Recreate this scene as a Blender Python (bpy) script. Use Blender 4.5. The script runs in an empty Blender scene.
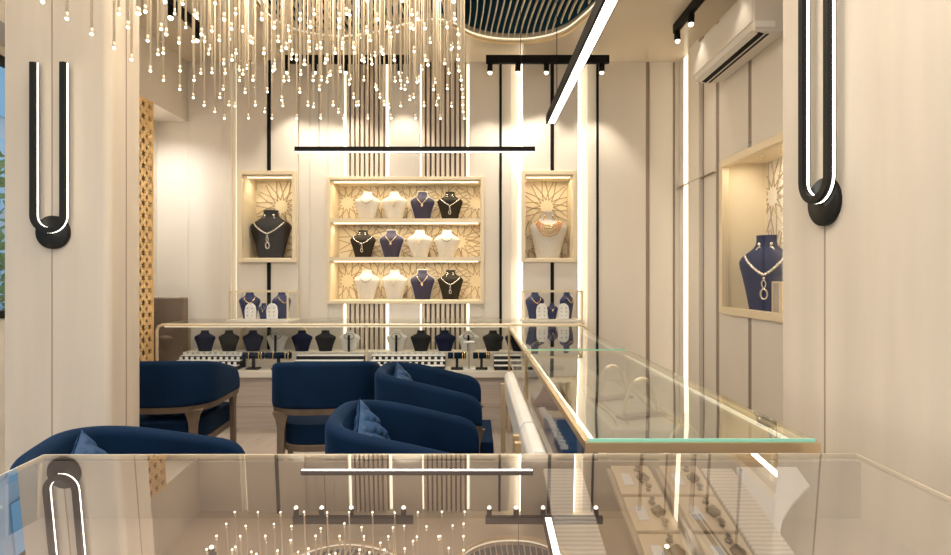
import bpy, math, random
from math import pi, sin, cos, sqrt, radians as R
from mathutils import Vector, Matrix
from mathutils.geometry import tessellate_polygon
random.seed(7)
scene = bpy.context.scene
COL = scene.collection
CZ = 1.38            # eye height
F = 568.0
def xw(px, Y): return (px - 475.5) * Y / F
def zw(py, Y): return CZ + (277.5 - py) * Y / F

# ------------------------------------------------------------------ materials
MATS = {}
def mat(name, col, rough=0.5, metal=0.0, emit=None, est=0.0, noise=None, spec=0.5, coat=0.0, sheen=0.0, bump=0.0):
    m = bpy.data.materials.new(name); m.use_nodes = True
    nt = m.node_tree; b = nt.nodes['Principled BSDF']
    b.inputs['Base Color'].default_value = (*col, 1)
    b.inputs['Roughness'].default_value = rough
    b.inputs['Metallic'].default_value = metal
    b.inputs['Specular IOR Level'].default_value = spec
    b.inputs['Coat Weight'].default_value = coat
    b.inputs['Sheen Weight'].default_value = sheen; b.inputs['Sheen Tint'].default_value = (.10, .32, .75, 1); b.inputs['Sheen Roughness'].default_value = .35
    if emit:
        b.inputs['Emission Color'].default_value = (*emit, 1)
        b.inputs['Emission Strength'].default_value = est
    if noise:
        scale, amt, stretch = noise
        tc = nt.nodes.new('ShaderNodeTexCoord'); mp = nt.nodes.new('ShaderNodeMapping')
        mp.inputs['Scale'].default_value = stretch
        nz = nt.nodes.new('ShaderNodeTexNoise'); nz.inputs['Scale'].default_value = scale
        nz.inputs['Detail'].default_value = 5
        rp = nt.nodes.new('ShaderNodeValToRGB')
        rp.color_ramp.elements[0].position = .3; rp.color_ramp.elements[1].position = .7
        rp.color_ramp.elements[0].color = (*[c * (1 - amt) for c in col], 1)
        rp.color_ramp.elements[1].color = (*[min(1, c * (1 + amt)) for c in col], 1)
        nt.links.new(tc.outputs['Object'], mp.inputs['Vector'])
        nt.links.new(mp.outputs['Vector'], nz.inputs['Vector'])
        nt.links.new(nz.outputs['Fac'], rp.inputs['Fac'])
        nt.links.new(rp.outputs['Color'], b.inputs['Base Color'])
        if bump:
            bp = nt.nodes.new('ShaderNodeBump'); bp.inputs['Strength'].default_value = bump
            bp.inputs['Distance'].default_value = .004
            nt.links.new(nz.outputs['Fac'], bp.inputs['Height'])
            nt.links.new(bp.outputs['Normal'], b.inputs['Normal'])
    MATS[name] = m
    return m
def glass(name, tint, base, power=3.0, rough=0.0, wave=0.0):
    """clear pane: see-through with a mirror coat that grows at grazing angles"""
    m = bpy.data.materials.new(name); m.use_nodes = True
    nt = m.node_tree; nt.nodes.clear()
    out = nt.nodes.new('ShaderNodeOutputMaterial'); mix = nt.nodes.new('ShaderNodeMixShader')
    tr = nt.nodes.new('ShaderNodeBsdfTransparent'); tr.inputs['Color'].default_value = (*tint, 1)
    gl = nt.nodes.new('ShaderNodeBsdfGlossy'); gl.inputs['Roughness'].default_value = rough
    lw = nt.nodes.new('ShaderNodeLayerWeight'); lw.inputs['Blend'].default_value = .5
    pw = nt.nodes.new('ShaderNodeMath'); pw.operation = 'POWER'; pw.inputs[1].default_value = power
    ma = nt.nodes.new('ShaderNodeMath'); ma.operation = 'MULTIPLY_ADD'
    ma.inputs[1].default_value = 1 - base; ma.inputs[2].default_value = base; ma.use_clamp = True
    nt.links.new(lw.outputs['Facing'], pw.inputs[0]); nt.links.new(pw.outputs[0], ma.inputs[0])
    nt.links.new(ma.outputs[0], mix.inputs['Fac'])
    nt.links.new(tr.outputs[0], mix.inputs[1]); nt.links.new(gl.outputs[0], mix.inputs[2])
    nt.links.new(mix.outputs[0], out.inputs['Surface'])
    if wave:
        tc = nt.nodes.new('ShaderNodeTexCoord'); nz = nt.nodes.new('ShaderNodeTexNoise')
        nz.inputs['Scale'].default_value = 1.6; nz.inputs['Detail'].default_value = 0
        bp = nt.nodes.new('ShaderNodeBump'); bp.inputs['Strength'].default_value = wave
        bp.inputs['Distance'].default_value = .05
        nt.links.new(tc.outputs['Object'], nz.inputs['Vector'])
        nt.links.new(nz.outputs['Fac'], bp.inputs['Height']); nt.links.new(bp.outputs['Normal'], gl.inputs['Normal'])
    MATS[name] = m
    return m
WARM = (1.0, .86, .66)
mat('wall_paint', (.74, .675, .59), .6, noise=(1.2, .04, (1, 1, .2)))
mat('wall_pale', (.80, .74, .65), .6)
mat('pillar_plaster', (.575, .49, .385), .55, noise=(2.2, .08, (3, 3, .35)))
mat('ceiling_paint', (.72, .62, .48), .22, noise=(.8, .03, (1, 1, 1)))
mat('groove', (.30, .23, .17), .6)
mat('black_trim', (.008, .007, .006), .6, spec=.15)
mat('black_metal', (.011, .010, .008), .5, spec=.25)
mat('slat_dark', (.20, .14, .10), .7)
mat('slat_light', (.74, .64, .52), .5, noise=(3, .06, (8, 8, .5)))
mat('led', (1, .9, .7), .5, emit=(1, .90, .70), est=1.25)
mat('led_cove', (1, .9, .7), .5, emit=(1, .90, .70), est=5.0)
mat('led_dim', (1, .9, .7), .5, emit=(1, .88, .66), est=.75)
mat('led_soft', (1, .9, .7), .5, emit=(1, .86, .62), est=2.2)
mat('led_white', (1, 1, 1), .5, emit=(1, .93, .80), est=4)
mat('bulb', (1, .9, .7), .5, emit=(1, .90, .68), est=3)
mat('rod', (.72, .60, .43), .35)
mat('gold', (.78, .60, .36), .28, metal=.75)
mat('gold_pale', (.80, .68, .48), .4, metal=.25)
mat('gold_bright', (.95, .70, .35), .2, metal=.9)
mat('screen_gold', (.90, .62, .30), .35, metal=.25)
mat('floor_wood', (.38, .315, .26), .35, noise=(3, .12, (12, .8, 1)))
mat('counter_wood', (.47, .395, .33), .5, noise=(3, .14, (.5, 4, 14)))
mat('white_top', (.74, .67, .57), .35)
mat('velvet_blue', (.0016, .0125, .036), .8, spec=.12, sheen=.12, noise=(7, .16, (1, 1, 1)))
mat('velvet_tray', (.012, .05, .14), .7, spec=.2)
mat('quilt_blue', (.009, .040, .100), .6, spec=.3, sheen=.05)
mat('chair_wood', (.125, .082, .05), .4, noise=(3, .2, (6, 6, 1)))
mat('navy', (.020, .030, .105), .7, noise=(20, .15, (1, 1, 1)))
mat('navy_dark', (.008, .012, .042), .75, spec=.2)
mat('navy_grey', (.036, .030, .070), .65)
mat('charcoal', (.030, .024, .017), .7, spec=.2)
mat('black_felt', (.010, .010, .012), .8)
mat('white_leather', (.52, .48, .42), .5, noise=(14, .05, (1, 1, 1)))
mat('white_fabric', (.66, .625, .58), .6, noise=(60, .06, (1, 1, 1)))
mat('silver', (.85, .82, .76), .18, metal=.8)
mat('silver_dark', (.35, .30, .24), .3, metal=.8)
mat('pink_stone', (.72, .30, .22), .3)
mat('lattice_back', (.84, .72, .52), .6)
mat('lattice_line', (.50, .38, .24), .6)
mat('brown_leather', (.19, .135, .095), .5, noise=(6, .1, (1, 1, 1)))
mat('plastic_white', (.72, .67, .60), .35)
mat('plastic_grey', (.42, .38, .33), .4)
mat('deck_taupe', (.40, .32, .27), .6, noise=(3, .1, (1, 1, 1)))
mat('card_beige', (.72, .57, .39), .6, noise=(5, .08, (1, 1, 1)))
mat('card_taupe', (.42, .33, .25), .6)
mat('mauve', (.22, .13, .12), .6)
mat('brown_jewel', (.13, .085, .05), .35, metal=.4)
mat('glass_edge', (.30, .70, .55), .2, emit=None)
mat('recess_blue', (.02, .10, .17), .4)
mat('fin', (.80, .70, .54), .4)
mat('tag_white', (.85, .84, .82), .5)
mat('outside_wall', (.32, .42, .50), .5)
mat('outside_glass', (.22, .42, .58), .1)
mat('bark', (.10, .06, .035), .9)
mat('leaf', (.10, .20, .04), .7)
mat('paving', (.35, .33, .30), .8)
glass('glass_top', (.98, .96, .94), .50, 2.4)
glass('glass_counter', (.95, .98, .96), .20, 4.0, wave=.12)
glass('glass_clear', (.985, .985, .98), .012, 7)
glass('glass_window', (.92, .97, 1.0), .05, 4)
def ribbed(name, col, dark):
    m = bpy.data.materials.new(name); m.use_nodes = True; nt = m.node_tree; b = nt.nodes['Principled BSDF']
    tc = nt.nodes.new('ShaderNodeTexCoord'); w = nt.nodes.new('ShaderNodeTexWave')
    w.inputs['Scale'].default_value = 26; w.bands_direction = 'Y'; w.inputs['Distortion'].default_value = 1.5
    rp = nt.nodes.new('ShaderNodeValToRGB'); rp.color_ramp.elements[0].color = (*dark, 1); rp.color_ramp.elements[1].color = (*col, 1)
    nt.links.new(tc.outputs['Object'], w.inputs['Vector']); nt.links.new(w.outputs['Fac'], rp.inputs['Fac'])
    nt.links.new(rp.outputs['Color'], b.inputs['Base Color']); b.inputs['Roughness'].default_value = .8
    MATS[name] = m
ribbed('ribbed_white', (.82, .76, .68), (.55, .48, .40))

# ------------------------------------------------------------------ mesh helpers
class MB:
    def __init__(s): s.v = []; s.f = []; s.m = []; s.sm = []; s.cur = 0
    def add(s, vs, fs, smooth=False):
        o = len(s.v); s.v += [tuple(v) for v in vs]
        for f in fs: s.f.append(tuple(i + o for i in f)); s.m.append(s.cur); s.sm.append(smooth)
        return s
    def box(s, x0, x1, y0, y1, z0, z1, M=None):
        vs = [Vector((x, y, z)) for x in (x0, x1) for y in (y0, y1) for z in (z0, z1)]
        if M: vs = [M @ v for v in vs]
        return s.add(vs, [(0, 1, 3, 2), (4, 6, 7, 5), (0, 4, 5, 1), (2, 3, 7, 6), (0, 2, 6, 4), (1, 5, 7, 3)])
    def prism(s, poly, y0, y1, axis='y'):
        """poly of 2-D points extruded along an axis"""
        n = len(poly)
        def P(a, b, t): return {'y': (a, t, b), 'z': (a, b, t), 'x': (t, a, b)}[axis]
        vs = [P(a, b, y0) for a, b in poly] + [P(a, b, y1) for a, b in poly]
        fs = [tuple(range(n))[::-1], tuple(range(n, 2 * n))] + [(i, (i + 1) % n, (i + 1) % n + n, i + n) for i in range(n)]
        return s.add(vs, fs)
    def tube(s, path, r, n=8, closed=False, caps=True):
        path = [Vector(p) for p in path]; k = len(path); rings = []
        rr = r if isinstance(r, (list, tuple)) else [r] * k
        prev = None
        for i, p in enumerate(path):
            a = path[(i - 1) % k] if (closed or i > 0) else p
            b = path[(i + 1) % k] if (closed or i < k - 1) else p
            t = (b - a).normalized() if (b - a).length > 1e-9 else Vector((0, 0, 1))
            u = prev - t * prev.dot(t) if prev is not None else t.orthogonal()
            if u.length < 1e-6: u = t.orthogonal()
            u.normalize(); prev = u; w = t.cross(u)
            rings.append([p + (u * cos(2 * pi * j / n) + w * sin(2 * pi * j / n)) * rr[i] for j in range(n)])
        vs = [v for g in rings for v in g]; fs = []
        for i in range(k if closed else k - 1):
            for j in range(n):
                a = i * n + j; b = i * n + (j + 1) % n; c = ((i + 1) % k) * n + (j + 1) % n; d = ((i + 1) % k) * n + j
                fs.append((a, b, c, d))
        if caps and not closed:
            fs.append(tuple(range(n))[::-1]); fs.append(tuple(range((k - 1) * n, k * n)))
        return s.add(vs, fs, True)
    def lathe(s, prof, c=(0, 0, 0), n=20, M=None):
        vs = []; k = len(prof)
        for r, z in prof:
            for j in range(n):
                v = Vector((c[0] + r * cos(2 * pi * j / n), c[1] + r * sin(2 * pi * j / n), c[2] + z))
                vs.append(M @ v if M else v)
        fs = [(i * n + j, i * n + (j + 1) % n, (i + 1) * n + (j + 1) % n, (i + 1) * n + j) for i in range(k - 1) for j in range(n)]
        fs.append(tuple(range(n))[::-1]); fs.append(tuple(range((k - 1) * n, k * n)))
        return s.add(vs, fs, True)
    def ball(s, c, r, n=8, sc=(1, 1, 1)):
        vs = []; k = max(4, n // 2 + 1)
        for i in range(k + 1):
            a = pi * i / k
            for j in range(n):
                b = 2 * pi * j / n
                vs.append((c[0] + r * sc[0] * sin(a) * cos(b), c[1] + r * sc[1] * sin(a) * sin(b), c[2] + r * sc[2] * cos(a)))
        fs = [(i * n + j, (i + 1) * n + j, (i + 1) * n + (j + 1) % n, i * n + (j + 1) % n) for i in range(k) for j in range(n)]
        return s.add(vs, fs, True)
    def grid(s, rows, closed_u=False):
        """rows: list of equal-length point lists"""
        k = len(rows); n = len(rows[0]); vs = [p for r in rows for p in r]; fs = []
        for i in range(k - 1):
            for j in range(n if closed_u else n - 1):
                fs.append((i * n + j, i * n + (j + 1) % n, (i + 1) * n + (j + 1) % n, (i + 1) * n + j))
        return s.add(vs, fs, True)
    def mesh(s, name, *mats):
        me = bpy.data.meshes.new(name); me.from_pydata(s.v, [], s.f)
        for m in mats: me.materials.append(MATS[m])
        me.polygons.foreach_set('material_index', s.m); me.polygons.foreach_set('use_smooth', s.sm)
        me.update(); return me
    def obj(s, name, m, parent=None, bevel=0, loc=None, **kw):
        ms = m if isinstance(m, (list, tuple)) else [m]
        o = link(name, s.mesh(name, *ms), parent)
        if loc: o.location = loc
        if bevel:
            b = o.modifiers.new('bevel', 'BEVEL'); b.width = bevel; b.segments = 2; b.limit_method = 'ANGLE'
            b.harden_normals = False
        if kw: tag(o, **kw)
        return o
def link(name, data, parent=None):
    o = bpy.data.objects.new(name, data); COL.objects.link(o)
    if parent is not None: o.parent = parent
    return o
def tag(o, label=None, cat=None, group=None, kind=None):
    if label: o['label'] = label
    if cat: o['category'] = cat
    if group: o['group'] = group
    if kind: o['kind'] = kind
    return o
def thing(name, label, cat, loc=(0, 0, 0), rz=0, group=None):
    o = bpy.data.objects.new(name, None); COL.objects.link(o); o.location = loc; o.rotation_euler = (0, 0, rz)
    o.empty_display_size = .1
    return tag(o, label, cat, group)
def struct(name, mb, m, bevel=0): return mb.obj(name, m, bevel=bevel, kind='structure')
def copy_tree(o, parent=None):
    c = o.copy(); COL.objects.link(c)
    if parent is not None: c.parent = parent
    for ch in list(o.children): copy_tree(ch, c)
    return c

# ------------------------------------------------------------------ camera, world
cam = bpy.data.cameras.new('camera'); camo = bpy.data.objects.new('camera', cam); COL.objects.link(camo)
cam.sensor_width = 36; cam.lens = 36 * F / 951; cam.clip_start = .02
camo.location = (0, 0, CZ); camo.rotation_euler = (pi / 2, 0, 0); scene.camera = camo
w = bpy.data.worlds.new('World'); scene.world = w; w.use_nodes = True
nt = w.node_tree; bg = nt.nodes['Background']
tc = nt.nodes.new('ShaderNodeTexCoord'); sp = nt.nodes.new('ShaderNodeSeparateXYZ'); rp = nt.nodes.new('ShaderNodeValToRGB')
rp.color_ramp.elements[0].position = .0; rp.color_ramp.elements[0].color = (.90, .86, .80, 1)
rp.color_ramp.elements[1].position = .6; rp.color_ramp.elements[1].color = (.55, .72, .95, 1)
nt.links.new(tc.outputs['Generated'], sp.inputs[0]); nt.links.new(sp.outputs['Z'], rp.inputs['Fac'])
nt.links.new(rp.outputs['Color'], bg.inputs['Color']); bg.inputs['Strength'].default_value = 1.15
vs = scene.view_settings; scene.display_settings.display_device = 'sRGB'
vs.view_transform = 'Standard'; vs.look = 'None'; vs.gamma = 1; vs.use_curve_mapping = False; vs.exposure = 0.34
def lamp(kind, name, loc, power, col=WARM, size=.1, size_y=None, rot=(0, 0, 0), spot=None, blend=.3, target=None):
    l = bpy.data.lights.new(name, kind); l.energy = power; l.color = col
    if kind == 'AREA':
        l.size = size
        if size_y: l.shape = 'RECTANGLE'; l.size_y = size_y
    else: l.shadow_soft_size = size
    if spot: l.spot_size = spot; l.spot_blend = blend
    o = bpy.data.objects.new(name, l); COL.objects.link(o); o.location = loc; o.rotation_euler = rot
    if target: o.rotation_euler = (Vector(target) - Vector(loc)).to_track_quat('-Z', 'Y').to_euler()
    return o

# ------------------------------------------------------------------ setting
YB = 5.80; CH = 3.58; XR = 2.08; XL = -2.94; XLW = -3.25; SOF = 2.97
def bx(px): return xw(px, YB)
def bz(py): return zw(py, YB)
struct('floor', MB().box(XLW - .1, 2.5, -1.0, 6.2, -.1, 0), 'floor_wood')

# ceiling with a wavy opening and a dark blue recess full of thin fins
far = [(253, 0), (262, 13), (277, 25), (300, 34), (335, 39), (370, 36), (400, 28), (430, 22.5), (452, 25), (473, 36), (500, 41.5),
       (535, 41), (565, 33), (588, 16), (604, 0)]
def cpt(p):
    Y = F * (CH - CZ) / (277.5 - p[1]); return (xw(p[0], Y), Y)
edge = [cpt(p) for p in far]
edge = edge + [(1.12, 4.2), (1.0, 3.95), (.6, 3.85), (-.1, 4.0), (-.5, 4.1), (-1.0, 3.9), (-1.5, 3.86), (-1.8, 4.05), (-1.86, 4.3)]
def smooth_loop(p, n=6):
    out = []; k = len(p)
    for i in range(k):
        a, b, c, d = [Vector(p[(i + j) % k]) for j in (-1, 0, 1, 2)]
        for t in [q / n for q in range(n)]:
            out.append(.5 * ((2 * b) + (c - a) * t + (2 * a - 5 * b + 4 * c - d) * t * t + (3 * b - a - 3 * c + d) * t ** 3))
    return [(v.x, v.y) for v in out]
edge = smooth_loop(edge)
outer = [(XLW - .1, -.6), (2.5, -.6), (2.5, 6.2), (XLW - .1, 6.2)]
def holed(outer, hole, z0, z1):
    m = MB(); pts = [Vector((x, y, 0)) for x, y in outer + hole]
    tris = tessellate_polygon([pts[:len(outer)], pts[len(outer):]])
    for z in (z0, z1): m.add([(p.x, p.y, z) for p in pts], [tuple(t) for t in tris])
    n = len(outer)
    for lo, k in ((0, n), (n, len(hole))):
        vs = [(pts[lo + i].x, pts[lo + i].y, z) for z in (z0, z1) for i in range(k)]
        m.add(vs, [(i, (i + 1) % k, (i + 1) % k + k, i + k) for i in range(k)])
    return m
struct('ceiling', holed(outer, edge, CH, CH + .08), 'ceiling_paint')
n = len(edge); m = MB()
m.add([(x, y, z) for z in (CH + .08, CH + .45) for x, y in edge], [(i, (i + 1) % n, (i + 1) % n + n, i + n) for i in range(n)])
m.box(-2.2, 1.5, 3.5, 5.6, CH + .45, CH + .5)
struct('ceiling_recess', m, 'recess_blue')
struct('trim_1', MB().tube([(x, y, CH - .005) for x, y in edge], .015, 8, closed=True), 'gold')
m = MB()
m.tube([(x * .985 - .005, y * .992 + .03, CH + .025) for x, y in edge], .006, 6, closed=True)
m.obj('light_strip', 'led_dim', label='warm light line around the inside of the wavy ceiling opening', cat='light strip')
def yrange(X):
    ys = []
    for i in range(n):
        (xa, ya), (xb, yb) = edge[i], edge[(i + 1) % n]
        if (xa <= X) != (xb <= X): ys.append(ya + (X - xa) / (xb - xa) * (yb - ya))
    return (min(ys), max(ys)) if len(ys) >= 2 else None
m = MB(); X = -1.80
while X < 1.08:
    yr = yrange(X)
    if yr and yr[1] - yr[0] > .25:
        a, b = yr[0] + .03, yr[1] - .03 - (.12 if X > .75 else 0)
        rows = [[], [], [], []]
        for i in range(13):
            y = a + (b - a) * i / 12; x = X + .025 * sin(3.1 * y + 2.5 * X)
            if abs(x - X) > .1: x = X
            for r, (dx, z) in enumerate(((-.004, CH + .03), (.004, CH + .03), (.004, CH + .065), (-.004, CH + .065))): rows[r].append((x + dx, y, z))
        rows.append(rows[0]); m.grid(rows)
    X += .056
for i in range(len(m.sm)): m.sm[i] = False
struct('trim_2', m, 'fin')

# back wall: a row of panels with openings for the lit cases
A = (244.5, 294.5, 176, 258.5); S = (331, 481, 181, 300); B = (524.5, 572.5, 176, 258.5)
m = MB()
def panel(px0, px1, front, hole=None, z0=0, z1=CH, gap=.0018):
    x0, x1 = bx(px0) + gap, bx(px1) - gap
    if not hole: m.box(x0, x1, front, YB + .4, z0, z1); return
    a, b, t, d = bx(hole[0]), bx(hole[1]), bz(hole[2]), bz(hole[3])
    if a - x0 > .002: m.box(x0, a, front, YB + .4, z0, z1)
    if x1 - b > .002: m.box(b, x1, front, YB + .4, z0, z1)
    a, b = max(a, x0), min(b, x1)
    m.box(a, b, front, YB + .4, z0, d); m.box(a, b, front, YB + .4, t, z1)
panel(140, 188, YB, gap=0)
panel(188, 222, YB); panel(223, 232, YB - .03)
panel(238, 299, YB - .04, A); panel(300, 310, YB); panel(310, 328, YB)
panel(328, 343, YB, (331, 344, 181, 300)); panel(466 + 4, 484, YB, (468, 481, 181, 300))
panel(484, 511, YB); panel(522, 577.5, YB - .05, B); panel(587, 646, YB); panel(649.5, 673, YB); panel(675, 700, YB)
for a, b in ((343, 347), (385, 390), (420, 422), (466, 470)):   # backs of the light coves and slat fields
    panel(a, b, YB + .02, (a, b, 181, 300), gap=0)
panel(390, 420, YB - .05, (390, 420, 181, 300), gap=0)
panel(232, 238, YB + .02, gap=0); panel(511, 522, YB + .02, gap=0); panel(577.5, 587, YB + .02, gap=0)
panel(646, 649.5, YB + .03, gap=0); panel(673, 675, YB + .03, gap=0)
m.box(bx(347), bx(385), YB + .02, YB + .4, 0, bz(300)); m.box(bx(347), bx(385), YB + .02, YB + .4, bz(181), CH)
m.box(bx(422), bx(466), YB + .02, YB + .4, 0, bz(300)); m.box(bx(422), bx(466), YB + .02, YB + .4, bz(181), CH)
m.box(XLW - .1, 2.5, YB + .4, YB + .45, 0, CH)
for q in (222.5, 299.5, 310, 484): m.box(bx(q) - .01, bx(q) + .01, YB + .008, YB + .02, 0, CH)
struct('wall_back', m, 'wall_paint')
tn = [2]
def trim(mb, mt, bevel=0):
    tn[0] += 1; return struct('trim_%d' % tn[0], mb, mt, bevel)
for a, b in ((347, 385), (422, 466)):
    m = MB(); m.box(bx(a), bx(b), YB + .012, YB + .02, 0, bz(303)); m.box(bx(a), bx(b), YB + .012, YB + .02, bz(178), CH)
    trim(m, 'slat_dark')
    m = MB(); k = round((b - a) / 4.75); p = (b - a) / k
    for i in range(k):
        for z0, z1 in ((0, bz(303.5)), (bz(177.5), CH)):
            m.box(bx(a + i * p), bx(a + i * p + 2.95), YB - .03, YB + .012, z0, z1)
    trim(m, 'slat_light')
for px0, px1, spans, y in ((268.8, 272.3, ((62, 171.5), (262.5, 420)), YB - .05), (499.3, 501.8, ((62, 430),), YB - .01),
                           (549.8, 553.2, ((62, 171.5), (262.5, 420)), YB - .06), (596.2, 598.6, ((62, 430),), YB - .01)):
    for a, b in spans: trim(MB().box(bx(px0), bx(px1), y, y + .05, bz(b), bz(a) if a > 62 else CH), 'black_trim')
for a, b in ((646.2, 649.3), (673, 675)):
    trim(MB().box(bx(a), bx(b), YB + .005, YB + .03, 0, CH), 'groove')
# baseboard of the bulkhead side, bulkhead itself, left wall with the shop window
struct('wall_bulkhead', MB().box(XLW - .1, XL, -.6, YB, SOF, CH), 'wall_paint')
m = MB(); WY0, WY1, WZ0, WZ1 = .2, 4.55, 1.10, 2.90
m.box(XLW - .12, XLW, -.6, YB, 0, WZ0); m.box(XLW - .12, XLW, -.6, YB, WZ1, SOF)
m.box(XLW - .12, XLW, -.6, WY0, WZ0, WZ1); m.box(XLW - .12, XLW, WY1, YB, WZ0, WZ1)
struct('wall_left', m, 'wall_pale')
win = thing('window_1', None, None); tag(win, kind='structure')
m = MB(); x0, x1 = XLW - .06, XLW + .01
for y in (WY0, 1.6, 3.05, WY1 - .05): m.box(x0, x1, y, y + .05, WZ0, WZ1)
for z in (WZ0, WZ1 - .05): m.box(x0, x1, WY0, WY1, z, z + .05)
m.obj('window_frame', 'black_metal', win)
MB().box(XLW - .04, XLW - .03, WY0, WY1, WZ0, WZ1).obj('window_pane', 'glass_window', win)
# right wall with a niche opening
NY0, NY1, NZ0, NZ1 = 3.62, 4.80, 1.085, 2.35
m = MB()
def rpan(y0, y1, front, hole=None):
    g = .004; z0, z1 = 0, CH
    if not hole: m.box(front, XR + .42, y0 + g, y1 - g, z0, z1); return
    a, b, d, t = hole
    if a > y0: m.box(front, XR + .42, y0 + g, a, z0, z1)
    if b < y1: m.box(front, XR + .42, b, y1 - g, z0, z1)
    m.box(front, XR + .42, max(a, y0), min(b, y1), z0, d); m.box(front, XR + .42, max(a, y0), min(b, y1), t, z1)
def ry(px): return F * XR / (px - 475.5)
rpan(1.9, 3.4, XR); rpan(3.4, ry(751.5), XR, (NY0, NY1, NZ0, NZ1)); rpan(ry(748), ry(719), XR, (NY0, NY1, NZ0, NZ1))
rpan(ry(716), ry(704), XR); rpan(ry(702.5), ry(691), XR - .03); rpan(5.66, 5.8, XR)
m.box(XR + .03, XR + .42, 1.9, NY0, 0, CH); m.box(XR + .03, XR + .42, NY1, 5.8, 0, CH)
struct('wall_right', m, 'wall_paint')
for a, b in ((751.5, 748), (719, 716), (704, 702.5)):
    y0, y1 = ry(a), ry(b)
    if y1 < NY1 - .1:
        mm = MB().box(XR + .004, XR + .03, y0, y1, 0, NZ0 - .06).box(XR + .004, XR + .03, y0, y1, NZ1 + .06, CH)
    else: mm = MB().box(XR + .004, XR + .03, y0, y1, 0, CH)
    trim(mm, 'groove')
trim(MB().box(XR - .032, XR + .01, ry(716), YB, 2.288, 2.294), 'groove')
# pillars
def rounded(x0, x1, y0, y1, r, corners, k=5):
    pts = []
    for (cx, cy, a0, on) in ((x1, y0, -pi / 2, 'br'), (x1, y1, 0, 'tr'), (x0, y1, pi / 2, 'tl'), (x0, y0, pi, 'bl')):
        if on in corners:
            sx = cx - r if cx == x1 else cx + r; sy = cy + r if cy == y0 else cy - r
            pts += [(sx + r * cos(a0 + pi / 2 * i / k), sy + r * sin(a0 + pi / 2 * i / k)) for i in range(k + 1)]
        else: pts.append((cx, cy))
    return pts
YP = 2.60
px_a, px_b = xw(5, YP), xw(109, YP)
m = MB().prism(rounded(px_a, px_b, YP, YP + .235, .03, ('br',)), 0, CH, 'z')
struct('pillar_left', m, 'pillar_plaster')
trim(MB().box(xw(51.6, YP), xw(52.6, YP), YP - .0015, YP + .01, 0, CH), 'groove')
trim(MB().box(px_b - .01, px_b + .0015, YP + .125, YP + .131, 0, CH), 'groove')
XP = 1.12
m = MB().box(XP, 2.5, -.1, F * XP / (783 - 475.5), 0, CH)
struct('pillar_right', m, 'pillar_plaster')
yg = F * XP / (825.5 - 475.5); trim(MB().box(XP - .0015, XP + .01, yg, yg + .006, 0, CH), 'groove')

# outside the window
struct('ground_outside', MB().box(-30, XLW - .12, -10, 30, -.4, -.1), 'paving')
bd = thing('building', 'pale blue glass office building across the street outside the left window', 'building', (-11, 6, -.1))
MB().box(-3, 0, -9, 12, 0, 12).obj('wall', 'outside_wall', bd)
for j in range(5):
    for i in range(9):
        MB().box(-.02, .05, -8 + 2.1 * i, -6.3 + 2.1 * i, .8 + 2.2 * j, 2.5 + 2.2 * j).obj('window', 'outside_glass', bd)
tr = thing('tree', 'leafy street tree with a brown trunk outside the left window', 'tree', (-5.6, 6.3, -.1))
MB().tube([(0, 0, 0), (.03, .05, 1.2), (-.02, .1, 2.4)], [.12, .1, .06], 10).obj('trunk', 'bark', tr)
m = MB()
for i in range(420):
    a = random.uniform(0, 2 * pi); r = random.uniform(.2, .95); z = random.uniform(.9, 2.9)
    c = Vector((r * cos(a), r * sin(a), z)); u = Vector((random.uniform(-1, 1), random.uniform(-1, 1), random.uniform(-1, 1))).normalized()
    v = u.orthogonal().normalized(); s = .09
    m.add([c - u * s, c + v * s * .5, c + u * s, c - v * s * .5], [(0, 1, 2, 3)])
m.obj('crown', 'leaf', tr)

# ------------------------------------------------------------------ light strips in the wall
def led(x0, x1, y0, y1, z0, z1, label, m='led'):
    MB().box(x0, x1, y0, y1, z0, z1).obj('light_strip', m, label=label, cat='light strip', group='cove light strips')
def bled(px0, px1, label, z0=.9, z1=CH - .02, m='led'):
    led(bx(px0), bx(px1), YB + .004, YB + .016, z0, z1, label, m)
def sled(px, side, y0, label, m='led_cove'):
    x = bx(px); led(min(x, x + side * .008), max(x, x + side * .008), y0, YB + .012, .9, CH - .02, label, m)
sled(238, -1, YB - .03, 'warm light strip in the wall gap left of the dark-bust case', 'led_dim')
bled(343.8, 346.2, 'warm light strip along the left edge of the left slatted panel', bz(177), m='led')
bled(386, 388.5, 'warm light strip between the left slatted panel and the pale centre panel', bz(177))
bled(420.2, 421.8, 'warm light strip between the pale centre panel and the right slatted panel', bz(177))
bled(466.8, 469, 'warm light strip along the right edge of the right slatted panel', bz(177))
sled(522, -1, YB - .042, 'warm light strip left of the panel holding the white-bust case')
sled(577.5, 1, YB - .042, 'warm light strip right of the panel holding the white-bust case')
for a, b, s in ((343.8, 346.2, 'below the shelves, left of the left slats'), (386, 388.5, 'below the shelves, right of the left slats'),
                (420.2, 421.8, 'below the shelves, left of the right slats'), (466.8, 469, 'below the shelves, right of the right slats')):
    bled(a, b, 'short warm light strip ' + s, .5, bz(304))
led(XR - .01, XR + .012, 5.535, 5.645, .05, CH - .02, 'tall warm light strip in the right wall beside the back corner')

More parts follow.
